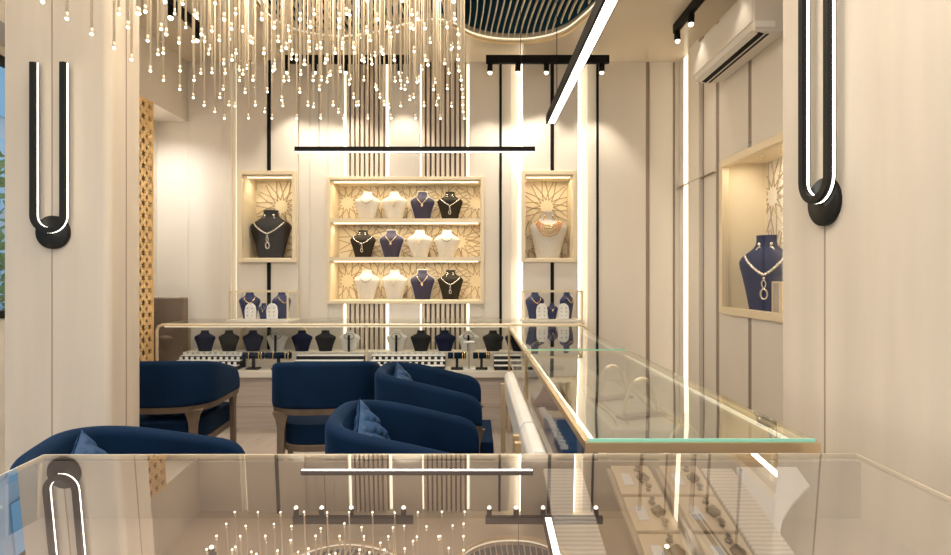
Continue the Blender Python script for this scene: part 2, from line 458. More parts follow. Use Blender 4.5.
# ------------------------------------------------------------------ star lattice panels and wall cases
def star_lines(m, cx, cz, r, y, t=.004, axis='y', xlim=None, zlim=None, k=12):
    def seg(p, q):
        if xlim:
            t0, t1 = 0., 1.
            for d, (lo, hi) in enumerate((xlim, zlim)):
                dp = q[d] - p[d]
                if abs(dp) < 1e-9:
                    if not lo <= p[d] <= hi: return
                    continue
                a, b = (lo - p[d]) / dp, (hi - p[d]) / dp
                t0 = max(t0, min(a, b)); t1 = min(t1, max(a, b))
            if t1 - t0 < .02: return
            p, q = [tuple(p[i] + (q[i] - p[i]) * s for i in (0, 1)) for s in (t0, t1)]
        d = Vector((q[0] - p[0], q[1] - p[1])); L = d.length; d /= L; nn = Vector((-d.y, d.x)) * t
        pts = [(p[0] + nn.x, p[1] + nn.y), (q[0] + nn.x, q[1] + nn.y), (q[0] - nn.x, q[1] - nn.y), (p[0] - nn.x, p[1] - nn.y)]
        m.prism(pts, y - .006, y, axis)
    P = [(cx + r * cos(2 * pi * i / k + .13), cz + r * sin(2 * pi * i / k + .13)) for i in range(k)]
    for i in range(k):
        a = 2 * pi * i / k + .13; h = pi / k
        i1 = (cx + .36 * r * cos(a + h), cz + .36 * r * sin(a + h)); i0 = (cx + .36 * r * cos(a - h), cz + .36 * r * sin(a - h))
        o = (cx + .78 * r * cos(a), cz + .78 * r * sin(a)); seg(i0, o); seg(o, i1)
        seg(o, (cx + 1.5 * r * cos(a + h * .8), cz + 1.5 * r * sin(a + h * .8))); seg(o, (cx + 1.5 * r * cos(a - h * .8), cz + 1.5 * r * sin(a - h * .8)))
def frame_mb(x0, x1, z0, z1, t, y0, y1):
    return MB().box(x0, x0 + t, y0, y1, z0, z1).box(x1 - t, x1, y0, y1, z0, z1).box(x0 + t, x1 - t, y0, y1, z0, z0 + t).box(x0 + t, x1 - t, y0, y1, z1 - t, z1)
YN = YB + .30
def wall_case(px, label):
    x0, x1, z1, z0 = bx(px[0]) - .037, bx(px[1]) + .037, bz(172), bz(262.5)
    t = thing('display_case', label, 'display case', ((x0 + x1) / 2, YB, z0)); c = Matrix.Translation((-(x0 + x1) / 2, -YB, -z0))
    def part(mb, nm, mt, par=t, **k):
        mb.v = [tuple(c @ Vector(v)) for v in mb.v]; return mb.obj(nm, mt, par, **k)
    part(frame_mb(x0, x1, z0, z1, .04, YB - .075, YB - .01), 'frame', 'gold_pale', bevel=.004)
    h = .006
    a0, a1, b0, b1 = bx(px[0]), bx(px[1]), bz(px[3]), bz(px[2])
    mb = MB().box(a0, a0 + h, YB - .03, YN, b0, b1).box(a1 - h, a1, YB - .03, YN, b0, b1).box(a0, a1, YB - .03, YN, b0, b0 + h).box(a0, a1, YB - .03, YN, b1 - h, b1)
    part(mb, 'lining', 'lattice_back')
    bp = part(MB().box(a0, a1, YN, YN + .01, b0, b1), 'back_panel', 'lattice_back')
    mb = MB(); star_lines(mb, (a0 + a1) / 2 + .02, bz(203), .19, YN, .005, 'y', (a0 + h, a1 - h), (b0 + h, b1 - h), 14)
    star_lines(mb, a0 + .05, bz(243), .17, YN, .005, 'y', (a0 + h, a1 - h), (b0 + h, b1 - h)); star_lines(mb, a1 - .02, bz(247), .17, YN, .005, 'y', (a0 + h, a1 - h), (b0 + h, b1 - h))
    part(mb, 'star_lattice', 'lattice_line', bp)
    part(MB().box(a0 + .02, a1 - .02, YB + .02, YB + .035, b1 - h - .012, b1 - h), 'light_strip', 'led')
    part(MB().box(a0, a1, YB - .045, YB - .041, b0, b1), 'glass_pane', 'glass_clear')
    lamp('AREA', 'case_lamp', ((a0 + a1) / 2, YB + .1, b1 - .02), 1.1, (1, .86, .62), .4, .03)
    return t
wall_case(A, 'gold-framed lit wall case holding the dark bust with silver jewellery')
wall_case(B, 'gold-framed lit wall case holding the white bust with pink necklace')
# shelf unit
t = thing('display_shelf', 'lit three-tier gold wall shelf unit full of necklace busts', 'shelf', (0, 0, 0))
x0, x1, z0, z1 = bx(328), bx(484), bz(303.5), bz(177.5)
m = frame_mb(x0, x1, z0, z1, .034, YB - .062, YB - .005); m.obj('frame', 'gold_pale', t, bevel=.004)
a0, a1, b0, b1 = bx(331), bx(481), bz(300), bz(181); h = .006
m = MB().box(a0, a0 + h, YB - .03, YN, b0, b1).box(a1 - h, a1, YB - .03, YN, b0, b1).box(a0, a1, YB - .03, YN, b1 - h, b1).box(a0, a1, YB - .03, YN, b0 - .02, b0 + .003)
m.obj('lining', 'lattice_back', t)
bp = MB().box(a0, a1, YN, YN + .01, b0, b1).obj('back_panel', 'lattice_back', t)
m = MB()
for i in range(5):
    for j, zz in enumerate((199, 240, 281)):
        star_lines(m, a0 + .1 + i * .345 + (.17 if j % 2 else 0), bz(zz), .18, YN, .0045, 'y', (a0 + h, a1 - h), (b0 + h, b1 - h))
m.obj('star_lattice', 'lattice_line', bp)
SH = [(bz(222.8), bz(219)), (bz(261), bz(257.2))]
for zz in SH: MB().box(a0, a1, YB - .055, YN, zz[0], zz[1]).obj('shelf_board', 'gold_pale', t)
for zt in (b1 - h, SH[0][0], SH[1][0]):
    MB().box(a0 + .03, a1 - .03, YB + .0, YB + .015, zt - .012, zt).obj('light_strip', 'led', t)
    lamp('AREA', 'shelf_lamp', ((a0 + a1) / 2, YB + .07, zt - .016), 3.2, (1, .85, .58), 1.45, .03)
MB().box(a0, a1, YB - .04, YB - .036, b0, b1).obj('glass_pane', 'glass_clear', t) if False else None

# right wall case
t = thing('display_case', 'large gold-framed lit case in the right wall holding a blue bust', 'display case', (XR, NY0, NZ0))
c = lambda mb: (setattr(mb, 'v', [(v[0] - XR, v[1] - NY0, v[2] - NZ0) for v in mb.v]), mb)[1]
m = MB(); f = .05
m.box(XR - .02, XR + .04, NY0 - .01, NY0 + f, NZ0, NZ1).box(XR - .02, XR + .04, NY1 - f, NY1 + .01, NZ0, NZ1)
m.box(XR - .02, XR + .04, NY0 + f, NY1 - f, NZ0 - .01, NZ0 + f).box(XR - .02, XR + .04, NY0 + f, NY1 - f, NZ1 - f, NZ1 + .01)
c(m).obj('frame', 'gold_pale', t, bevel=.004)
m = MB().box(XR, XR + .38, NY0, NY0 + .006, NZ0, NZ1).box(XR, XR + .38, NY1 - .006, NY1, NZ0, NZ1).box(XR, XR + .38, NY0, NY1, NZ0, NZ0 + .006).box(XR, XR + .38, NY0, NY1, NZ1 - .006, NZ1)
c(m).obj('lining', 'lattice_back', t)
bp = c(MB().box(XR + .38, XR + .4, NY0, NY1, NZ0, NZ1)).obj('back_panel', 'wall_pale', t)
m = MB()
for (yy, zz) in ((3.85, 2.1), (4.3, 2.1), (4.7, 2.05), (3.8, 1.5), (4.25, 1.55), (4.7, 1.45)):
    star_lines(m, yy, zz, .22, XR + .38, .004, 'x', (NY0, NY1), (NZ0, NZ1))
c(m).obj('star_lattice', 'lattice_line', bp)
c(MB().box(XR + .01, XR + .014, NY0, NY1, NZ0, NZ1)).obj('glass_pane', 'glass_clear', t)
c(MB().box(XR + .05, XR + .065, NY0 + .05, NY1 - .05, NZ1 - .02, NZ1 - .006)).obj('light_strip', 'led_soft', t)
lamp('AREA', 'case_lamp', (XR + .16, 4.2, NZ1 - .03), 3.0, (1, .87, .66), .9, .05, rot=(0, 0, pi / 2))

# ------------------------------------------------------------------ necklace busts
SEC = [(0, .62, .70), (.05, .62, .74), (.3, .76, .88), (.5, .90, .97), (.60, .985, 1.0), (.67, 1.0, .95), (.73, .90, .84), (.78, .70, .72),
       (.82, .52, .62), (.87, .40, .52), (.94, .35, .48), (1.0, .37, .50)]
def sec_at(zf):
    for (a, b) in zip(SEC, SEC[1:]):
        if a[0] <= zf <= b[0]:
            t = (zf - a[0]) / (b[0] - a[0]); return a[1] + t * (b[1] - a[1]), a[2] + t * (b[2] - a[2])
    return SEC[-1][1:]
def surf(x, zf, w, d):
    wf, df = sec_at(zf); q = max(0, 1 - (2 * x / (w * wf)) ** 2); return -d / 2 * df * sqrt(q)
MESH = {}
def bust_mesh(w, h, d, mt):
    key = ('bust', w, h, d, mt)
    if key not in MESH:
        m = MB(); rows = []
        for i in range(25):
            zf = i / 24; wf, df = sec_at(zf)
            rows.append([(w / 2 * wf * cos(2 * pi * j / 28), d / 2 * df * sin(2 * pi * j / 28), zf * h) for j in range(28)])
        m.grid(rows, True); m.add(rows[0], [tuple(range(28))[::-1]]); m.add(rows[-1], [tuple(range(28))])
        MESH[key] = m.mesh('necklace_bust', mt)
    return MESH[key]
def neck_curve(w, h, d, top, low, half, n=25, sharp=1.4, off=.003):
    pts = []
    for i in range(n):
        t = -1 + 2 * i / (n - 1); zf = low + (top - low) * abs(t) ** sharp
        x = half * w * (1 - (1 - abs(t)) ** 1.25) * (1 if t > 0 else -1)
        lim = w / 2 * sec_at(zf)[0] * .97; x = max(-lim, min(lim, x))
        pts.append(Vector((x, surf(x, zf, w, d) - off, zf * h)))
    return pts
def necklace_mesh(kind, w, h, d, mt):
    key = ('neck', kind, w, h, d, mt)
    if key in MESH: return MESH[key]
    m = MB()
    if kind == 'chain':
        m.tube(neck_curve(w, h, d, .80, .58, .26, sharp=1.8), .0045 * (h / .3), 6)
    elif kind == 'pendant':
        p = neck_curve(w, h, d, .80, .56, .22, sharp=1.1); m.tube(p, .003 * h / .3, 6); q = p[len(p) // 2]
        m.ball((q.x, q.y - .004, q.z - .016 * h / .3), .012 * h / .3, 8, (1, .5, 1.4))
    elif kind == 'set':       # wide jewelled necklace with a hoop pendant
        p = neck_curve(w, h, d, .74, .50, .36, 33, 1.25)
        s = h / .48; m.tube(p, .004 * s, 6)
        for i, q in enumerate(p):
            m.ball((q.x, q.y - .003, q.z), (.010 if i % 2 else .006) * s, 7, (1, .6, 1))
        q = p[len(p) // 2]
        def hoop(cx, cz, rx, rz, r):
            path = []
            for k in range(18):
                a = 2 * pi * k / 18; x, z = cx + rx * cos(a), cz + rz * sin(a); path.append((x, surf(x, min(.98, max(.02, z / h)), w, d) - .006 * s, z))
            m.tube(path, r, 6, closed=True)
        hoop(0, q.z - .055 * s, .011 * s, .022 * s, .005 * s); hoop(0, q.z - .115 * s, .018 * s, .030 * s, .0065 * s)
        m.ball((0, surf(0, q.z / h - .1, w, d) - .008, q.z - .02 * s), .010 * s, 8, (1, .5, 1))
    elif kind == 'strands':
        for k in range(5):
            p = neck_curve(w, h, d, .80 - .012 * k, .69 - .058 * k, .25 + .022 * k, 31, 2.0)
            m.cur = 0; m.tube(p, .0035 * h / .48, 6)
            for i, q in enumerate(p):
                m.cur = 1 if (i < 8 or i > 22) and i % 2 else 0
                m.ball((q.x, q.y - .003, q.z), .0075 * h / .48, 6)
    MESH[key] = m.mesh('necklace', *(mt if isinstance(mt, tuple) else (mt,))); return MESH[key]
def earring_mesh(s, mt):
    key = ('ear', s, mt)
    if key not in MESH:
        m = MB(); m.tube([(.011 * s * cos(a), 0, -.03 * s + .018 * s * sin(a)) for a in [2 * pi * k / 14 for k in range(14)]], .004 * s, 6, closed=True)
        m.ball((0, 0, 0), .008 * s, 7); MESH[key] = m.mesh('earring', mt)
    return MESH[key]
def bust(x, y, z, w, h, mt, place, colour, jewel=None, jm='gold', jname='', rz=0, group=None, ears=None, d=None, backing=False, easel=False, jgroup=None):
    d = d or w * .52
    root = link('necklace_bust', bust_mesh(w, h, d, mt)); root.location = (x, y, z); root.rotation_euler = (0, 0, rz)
    tag(root, colour + ' necklace bust ' + place, 'necklace bust', group)
    if backing:
        m = MB(); pts = [(w / 2 * 1.09 * sec_at(zf)[0] * sgn, zf * h * 1.03) for sgn, rng in ((1, range(0, 21)), (-1, range(20, -1, -1))) for zf in [i / 20 for i in rng]]
        m.prism(pts, d * .02, d * .02 + .008); m.obj('backing_board', 'white_fabric', root)
    if easel:
        m = MB(); m.box(-.010, .010, -d / 2 - .016, -d / 2 - .004, 0, h * .80); m.obj('easel_leg', 'black_felt', root)
        m = MB(); m.tube([(w * .24 * cos(a), -d * .36 - .01, h * .74 + h * .15 * sin(a)) for a in [2 * pi * k / 20 for k in range(20)]], .006, 6, closed=True)
        m.obj('neck_opening', 'plastic_grey', root)
    M = Matrix.Translation((x, y, z)) @ Matrix.Rotation(rz, 4, 'Z')
    if jewel:
        nk = link('necklace', necklace_mesh(jewel, w, h, d, jm)); nk.matrix_world = M
        tag(nk, jname + ' on the ' + colour + ' bust ' + place, 'necklace', jgroup)
    if ears:
        for sgn, sd in ((-1, 'left'), (1, 'right')):
            ex, ez = sgn * w * .105, h * .885; e = link('earring', earring_mesh(round(1.45 * h / .48, 3), ears))
            e.matrix_world = M @ Matrix.Translation((ex, surf(ex, .885, w, d) - .004, ez))
            tag(e, sd + ' hoop earring, ' + colour + ' bust ' + place, 'earring', jgroup)
    return root
YS = YB + .14
def shelf_bust(px, row, col, w=.268):
    zb = (SH[0][1], SH[1][1], b0 + .003)[row]; rown = ('top', 'middle', 'bottom')[row]
    place = {0: 'at the left end', 1: 'second from left', 2: 'third from left', 3: 'at the right end'}[col] + ' of the %s wall shelf' % rown
    x = xw(px, YS); G = 'busts on the lit wall shelves'; J = 'jewellery on the wall shelf busts'
    k = SB[row][col][1]; h = (.295, .285, .305)[row]
    if k == 'w1': bust(x, YS, zb, w, h, 'white_fabric', place, 'white', 'chain', 'silver_dark', 'dark beaded necklace', group=G, jgroup=J)
    elif k == 'w2': bust(x, YS, zb, w, h, 'white_fabric', place, 'white', 'pendant', 'gold', 'fine gold pendant necklace', group=G, jgroup=J)
    elif k == 'n': bust(x, YS, zb, w * .95, h, 'navy_grey', place, 'navy', 'pendant', 'gold', 'thin gold pendant necklace', group=G, jgroup=J, backing=True)
    else: bust(x, YS, zb, w, h, 'charcoal', place, 'black', 'set', 'silver', 'silver necklace', group=G, jgroup=J, ears='silver')
SB = [[(367.5, 'w1'), (394.5, 'w2'), (422.5, 'n'), (450, 'b')], [(363, 'b'), (391.5, 'n'), (419.7, 'w2'), (447, 'w1')], [(367, 'w1'), (394.7, 'w2'), (422.5, 'n'), (450.5, 'b')]]
for r in range(3):
    for cc in range(4): shelf_bust(SB[r][cc][0], r, cc)
zc = bz(258.5) + .006
bust(xw(271, YS), YS, zc, .43, .50, 'charcoal', 'in the left wall case', 'charcoal', 'set', 'silver', 'large silver necklace with hoop pendant', ears='silver')
bust(xw(548, YS), YS, zc, .40, .485, 'white_fabric', 'in the right-hand back wall case', 'white', 'strands', ('gold_bright', 'pink_stone'), 'pink and gold five-strand necklace', ears='gold_bright')
# bust and book stand in the right wall case
bust(XR + .205, 4.46, NZ0 + .006, .40, .62, 'navy', 'in the right wall case', 'blue', 'set', 'silver', 'big silver necklace with hoop pendant', rz=R(-38), ears='silver')
st = thing('jewellery_stand', 'small gold stand with a grey panel beside the blue bust in the wall case', 'stand', (XR + .11, 4.12, NZ0 + .006))
MB().box(-.05, .05, -.06, .06, 0, .015).obj('base', 'gold_pale', st)
MB().box(-.012, .012, .045, .057, .015, .26).box(-.012, .012, -.057, -.045, .015, .26).box(-.012, .012, -.045, .045, .248, .26).obj('frame', 'gold_pale', st)
MB().box(-.006, .006, -.045, .045, .015, .248).obj('panel', 'plastic_grey', st)

# ------------------------------------------------------------------ back counter
BX0, BX1, BY0, BY1, CT = xw(157, 5.14), xw(587, 5.14), 5.14, YB - .055, .95
DK = zw(371.5, BY0)                 # top of the deck ledge
bc = thing('display_counter', 'long glass display counter along the back wall, pale wood base', 'display counter', (0, 0, 0))
MB().box(BX0 + .02, BX1 - .02, BY0 + .03, BY1, .0, DK - .06).obj('base', 'counter_wood', bc)
MB().box(BX0, BX1, BY0 - .01, BY1, DK - .055, DK).obj('deck', 'white_top', bc, bevel=.004)
m = MB()
for z in (.20, ): m.box(BX0 + .02, BX1 - .02, BY0 + .028, BY0 + .031, z, z + .006)
m.obj('seam', 'groove', bc)
m = MB(); r = .014
def rail(pts, rr=r): m.tube(pts, rr, 8)
c_ = .05
for y in (BY0, BY1 - .02):
    rail([(BX0, y, DK), (BX0, y, CT - c_), (BX0 + .3 * c_, y, CT - .3 * c_), (BX0 + c_, y, CT), (BX1 - c_, y, CT), (BX1 - .3 * c_, y, CT - .3 * c_), (BX1, y, CT - c_), (BX1, y, DK)])
rail([(BX0 + c_, BY0, CT), (BX0 + c_, BY1, CT)]); rail([(BX1 - c_, BY0, CT), (BX1 - c_, BY1, CT)])
m.obj('frame', 'gold_pale', bc)
for px in (366.5, 522):
    MB().box(xw(px - 1, BY0), xw(px + 1, BY0), BY0 - .008, BY0 + .012, DK, CT).obj('post', 'gold_pale', bc)
MB().box(BX0 + .02, BX1 - .02, BY0, BY1, CT + .004, CT + .014).obj('glass_top', 'glass_counter', bc)
MB().box(BX0 + .01, BX1 - .01, BY0 + .012, BY0 + .016, DK, CT - .012).obj('glass_front', 'glass_clear', bc)
for xa, xb in ((-2.34, -1.70), (.62, 1.0)):       # rounded bent-wood braces behind the busts
    k = .09; y = BY1 - .06
    MB().tube([(xa, y, DK + .02), (xa, y, CT - .03 - k), (xa + .3 * k, y, CT - .03 - .3 * k), (xa + k, y, CT - .03), (xb - k, y, CT - .03), (xb - .3 * k, y, CT - .03 - .3 * k), (xb, y, CT - .03 - k), (xb, y, DK + .02)], .022, 8).obj('arch_brace', 'gold_pale', bc)
MB().box(BX0 + .05, BX1 - .05, BY0 + .03, BY0 + .042, CT - .022, CT - .014).obj('light_strip', 'led_dim', bc)
DZ = DK + .002
# riser behind for busts
m = MB().box(BX0 + .08, BX1 - .08, 5.44, 5.64, DZ, .665); m.obj('riser', 'white_top', label='long white riser step under the busts inside the back counter', cat='riser')
cnt = [(167, 'grey', 0), (205, 'n', 0), (229, 'b', 0), (253, 'n', 0), (277.2, 'w', 1), (302, 'n', 0), (325.5, 'b', 0), (350, 'w', 1), (397, 'w', 1), (421, 'b', 0), (445, 'n', 0), (468.5, 'w', 1), (493, 'b', 0), (515.5, 'n', 0)]
ordn = ['first', 'second', 'third', 'fourth', 'fifth', 'sixth', 'seventh', 'eighth', 'ninth', 'tenth', 'eleventh', 'twelfth', 'thirteenth', 'fourteenth']
for i, (px, k, e) in enumerate(cnt):
    mt, nm = {'grey': ('brown_leather', 'taupe'), 'n': ('navy_dark', 'navy'), 'b': ('black_felt', 'black'), 'w': ('white_fabric', 'white')}[k]
    bust(xw(px, 5.53), 5.53, .665, .205, .20, mt, 'inside the back counter, %s from the left' % ordn[i], nm, group='busts inside the back counter', d=.085, easel=bool(e))
# ring trays
def ring_tray(px0, px1, label, tabs=True, cols=8, tabmat='tag_white'):
    Y = 5.20; x0, x1 = xw(px0, Y + .1), xw(px1, Y + .1)
    t = thing('ring_tray', label, 'ring tray', ((x0 + x1) / 2, Y, DZ), 0, 'tiered ring trays in the back counter'); hw = (x1 - x0) / 2
    zs = [.045, .082, .12]
    for k in range(3):
        MB().box(-hw, hw, .07 * k, .07 * k + .069, 0, zs[k] - .010).obj('tier', 'black_felt', t)
        MB().box(-hw, hw, .07 * k - .002, .07 * k + .067, zs[k] - .010, zs[k] - .004).obj('tier_edge', 'tag_white', t)
    if tabs:
        mm = MB().box(-.011, .011, -.008, .008, 0, .030).mesh('ring_holder', tabmat)
        for k in range(3):
            for i in range(cols):
                o = link('ring_holder', mm, t); o.location = (-hw + (i + .5) * 2 * hw / cols, .07 * k + .03, zs[k] - .004)
    return t
ring_tray(178, 241, 'three-tier black ring tray with white ring holders, leftmost in the back counter', cols=11)
ring_tray(295, 363, 'low black ring tray with empty tiers, behind the middle blue chair', tabs=False)
ring_tray(371, 445, 'three-tier black ring tray with white ring holders, right of the centre post', cols=12)
ring_tray(494, 525, 'small black tiered tray with pale stripes, at the right end of the back counter', tabs=False)
# bracelet rolls
RN = [0]
def roll(px0, px1, label):
    Y = 5.27; x0, x1 = xw(px0, Y), xw(px1, Y); cx = (x0 + x1) / 2; hw = (x1 - x0) / 2
    t = thing('bracelet_stand', label, 'bracelet stand', (cx, Y, DZ), 0, 'blue bracelet rolls')
    MB().tube([(-hw, 0, .125), (hw, 0, .125)], .030, 14).obj('roll', 'velvet_blue', t)
    MB().box(-.012, .012, -.012, .012, .012, .10).obj('post', 'black_felt', t)
    MB().box(-.055, .055, -.045, .045, 0, .012).obj('base', 'black_felt', t)
    for j, dx in enumerate((-.35, .62, .85)):
        b = MB().tube([(0, .036 * cos(a), .036 * sin(a)) for a in [2 * pi * k / 18 for k in range(18)]], .004, 6, closed=True).obj('bangle', 'gold_bright', loc=(cx + dx * hw, Y, DZ + .125))
        tag(b, '%s thin gold bangle on the %s' % (('left', 'middle', 'right')[j], label), 'bangle', 'bangles on the blue rolls')
roll(243, 264, 'blue bracelet roll beside the leftmost ring tray')
roll(266, 291, 'blue bracelet roll left of the middle blue chair')
roll(448, 466, 'blue bracelet roll left of the white necklace stand')
roll(473, 490, 'blue bracelet roll right of the white necklace stand')
t = thing('necklace_stand', 'tall white T-bar necklace stand between two blue rolls', 'necklace stand', (xw(469, 5.21), 5.21, DZ))
MB().box(-.045, .045, -.035, .035, 0, .012).obj('base', 'tag_white', t); MB().box(-.009, .009, -.009, .009, .012, .25).obj('post', 'plastic_grey', t)
MB().tube([(-.05, 0, .255), (.05, 0, .255)], .011, 10).obj('bar', 'tag_white', t)

# glass boxes standing on the back counter
def glass_box(x0, x1, label, side):
    y0, y1, z0, z1 = 5.32, 5.62, CT + .0145, CT + .305
    t = thing('glass_box', label, 'glass box', ((x0 + x1) / 2, y0, z0), 0, 'glass boxes on the back counter'); hw = (x1 - x0) / 2; H = z1 - z0; D = y1 - y0; r = .007
    MB().box(-hw - .02, hw + .02, -.02, D + .02, 0, .018).obj('base', 'white_top', t)
    m = MB()
    for x in (-hw, hw):
        for y in (0, D): m.box(x - r, x + r, y - r, y + r, .018, H)
        m.box(x - r, x + r, 0, D, H - 2 * r, H)
    for y in (0, D): m.box(-hw, hw, y - r, y + r, H - 2 * r, H)
    m.obj('frame', 'gold_pale', t)
    MB().box(-hw, hw, -.002, .002, .018, H - .01).box(-hw - .002, -hw + .002, 0, D, .018, H - .01).box(hw - .002, hw + .002, 0, D, .018, H - .01).obj('glass_panes', 'glass_clear', t)
    zb = z0 + .019; cx = (x0 + x1) / 2; Y = 5.47; nm = 'of the %s glass box' % side; G = 'displays in the glass boxes'
    bust(cx - .155, Y + .04, zb, .195, .262, 'navy', 'at the left ' + nm, 'navy', 'chain', 'gold_bright', 'thin gold chain', rz=R(18), group=G)
    bust(cx + .155, Y + .04, zb, .195, .262, 'navy', 'at the right ' + nm, 'navy', 'chain', 'gold_bright', 'thin gold chain', rz=R(48), group=G)
    bust(cx + .005, Y - .02, zb, .115, .15, 'navy', 'in the middle ' + nm, 'small navy', 'pendant', 'gold_bright', 'gold pendant chain', group=G)
    for dx, sd in ((-.10, 'left'), (.105, 'right')):
        s = thing('earring_stand', 'white earring stand %s of the small navy bust %s' % (sd, 'in the %s glass box' % side), 'earring stand', (cx + dx, Y - .08, zb), 0, G)
        MB().prism([(-.05, 0), (.05, 0), (.054, .08), (.045, .125), (.02, .15), (-.02, .15), (-.045, .125), (-.054, .08)], -.012, .012).obj('panel', 'tag_white', s, bevel=.006)
        m = MB()
        for q in range(3):
            for u in (-.022, .022): m.ball((u, -.016, .035 + .036 * q), .008, 7)
        m.obj('studs', 'silver', s)
glass_box(-2.31, -1.76, 'gold-edged glass box with blue busts on the left of the back counter', 'left')
glass_box(.46, 1.00, 'gold-edged glass box with blue busts on the right of the back counter', 'right')

# ------------------------------------------------------------------ central glass counter
MX0, MX1, MY0, MY1, MY2 = .30, .90, 1.507, 3.32, 5.06
mc = thing('display_counter', 'tall gold-framed glass counter with green glass edges running towards the back wall', 'display counter', (0, 0, 0))
m = MB(); r = .010
TZ = CT - .006
for y in (MY0, MY1, MY1 + .07, MY2):
    m.box(MX0 - r, MX1 + r, y - r, y + r, TZ - .026, TZ)
for x in (MX0, MX1):
    m.box(x - r, x + r, MY0, MY1, TZ - .022, TZ); m.box(x - r, x + r, MY1 + .07, MY2, TZ - .022, TZ)
m.obj('frame', 'gold', mc)
DM = .66
for x in (MX0, MX1):
    for y in (MY0, MY1 + .035, MY2): MB().box(x - r, x + r, y - r, y + r, 0 if x == MX0 else DM, TZ - .026).obj('post', 'gold', mc)
for a, b in ((MY0, MY1), (MY1 + .07, MY2)):
    g = MB().box(MX0 + .0, MX1, a + .004, b, TZ + .001, CT + .001).obj('glass_top', 'glass_counter', mc)
    MB().box(MX0 + .0, MX1 + .0, a - .003, a + .003, TZ + .001, CT + .002).obj('green_edge', 'glass_edge', g)
m = MB().box(MX0 - .002, MX0 + .002, MY0 + .01, MY2, DM, TZ - .022).box(MX1 - .002, MX1 + .002, MY0 + .01, MY2, DM, TZ - .022)
m.obj('glass_sides', 'glass_clear', mc)
MB().box(MX0, MX1, MY0, MY2, DM - .03, DM).obj('deck', 'white_top', mc)
MB().box(.52, MX1 - .02, MY0 + .04, MY2 - .04, 0, DM - .03).obj('base', 'counter_wood', mc)
MB().box(MX1 - .035, MX1 - .025, MY0 + .05, MY2 - .05, TZ - .020, TZ - .012).obj('light_strip', 'led', mc)
MB().box(MX0 + .02, MX0 + .028, MY0 + .05, MY2 - .05, TZ - .020, TZ - .012).obj('light_strip', 'led_cove', mc)
# things inside
def pad(x0, x1, y0, y1, h, mt, name, label, cat, group=None):
    return MB().box(x0, x1, y0, y1, DM + .001, DM + h).obj(name, mt, bevel=.008, label=label, cat=cat, group=group)
def tag_tray(x0, x1, y0, y1, h, mt, label, rows):
    t = thing('ring_tray', label, 'ring tray', ((x0 + x1) / 2, y0, DM + .001), 0, 'trays inside the central counter'); hw = (x1 - x0) / 2
    MB().box(-hw, hw, 0, y1 - y0, 0, h).obj('tray', mt, t, bevel=.008)
    mm = MB().box(-.014, .014, -.004, .004, 0, .016).mesh('ring_holder', 'tag_white')
    for i in range(rows):
        for u in (-hw + .02, hw - .02):
            o = link('ring_holder', mm, t); o.location = (u, (i + .5) * (y1 - y0) / rows, h)
tag_tray(.325, .48, 1.56, 2.05, .06, 'black_felt', 'black ring tray in the near left corner of the central counter', 9)
tag_tray(.315, .46, 2.12, 2.64, .07, 'velvet_tray', 'blue velvet ring tray behind the black tray in the central counter', 9)
tag_tray(.315, .48, 2.7, 3.25, .05, 'card_taupe', 'long taupe tray with pale tags in the central counter', 12)
pad(.53, .86, 1.56, 2.15, .03, 'white_top', 'display_pad', 'cream display pad under the small dark busts in the central counter', 'display pad')
pad(.53, .86, 2.2, 3.25, .13, 'white_leather', 'display_pad', 'long ivory display pad at the middle of the central counter', 'display pad')
for i, px in enumerate((650, 700)):
    bust(xw(px, 1.62), 1.62, DM + .031, .14, .19, 'navy', ('left' if i == 0 else 'right') + ' of two under the near edge of the central glass', 'dark blue', group='small busts in the central counter')
pl = [(.66, 2.75, 'farthest'), (.70, 2.40, 'middle'), (.74, 2.02, 'nearest')]
for (x, y, s) in pl:
    z = DM + (.131 if y > 2.2 else .031)
    t = thing('bangle_stand', 'cream arched bangle stand, %s of three along the central counter' % s, 'bangle stand', (x, y, z), R(25), 'arched bangle stands')
    MB().tube([(.09 * cos(a), 0, .012 + .15 * sin(a)) for a in [pi * k / 14 for k in range(15)]], .008, 8).obj('arch', 'gold_pale', t)
    MB().box(-.11, .11, -.03, .03, 0, .012).obj('base', 'mauve', t)
for i, x in enumerate((.56, .60, .80, .835)):
    MB().tube([(x + .012 * sin(y * 9 + i) , 2.25 + y, DM + .134) for y in [k * .95 / 24 for k in range(25)]], .004, 6).obj('gold_chain', 'gold_bright',
        label='long gold chain laid along the ivory pad, %s from the left' % ('first', 'second', 'third', 'fourth')[i], cat='necklace', group='gold chains on the ivory pad')
m = MB().lathe([(.0, .0), (.09, .0), (.10, .02), (.07, .06), (.05, .10), (.0, .10)], n=24); m.obj('collar_form', 'mauve', loc=(.40, 2.95, DM + .052), label='mauve necklace collar form on the long taupe tray', cat='collar form')
for i, (x, y) in enumerate(((.45, 4.2), (.62, 4.55), (.75, 3.8))):
    MB().box(-.07, .07, -.16, .16, 0, .04).obj('display_pad', ('velvet_blue', 'white_leather', 'card_beige')[i], bevel=.008, loc=(x, y, DM + .001),
        label=('small blue', 'small white', 'small beige')[i] + ' display pad in the far end of the central counter', cat='display pad')

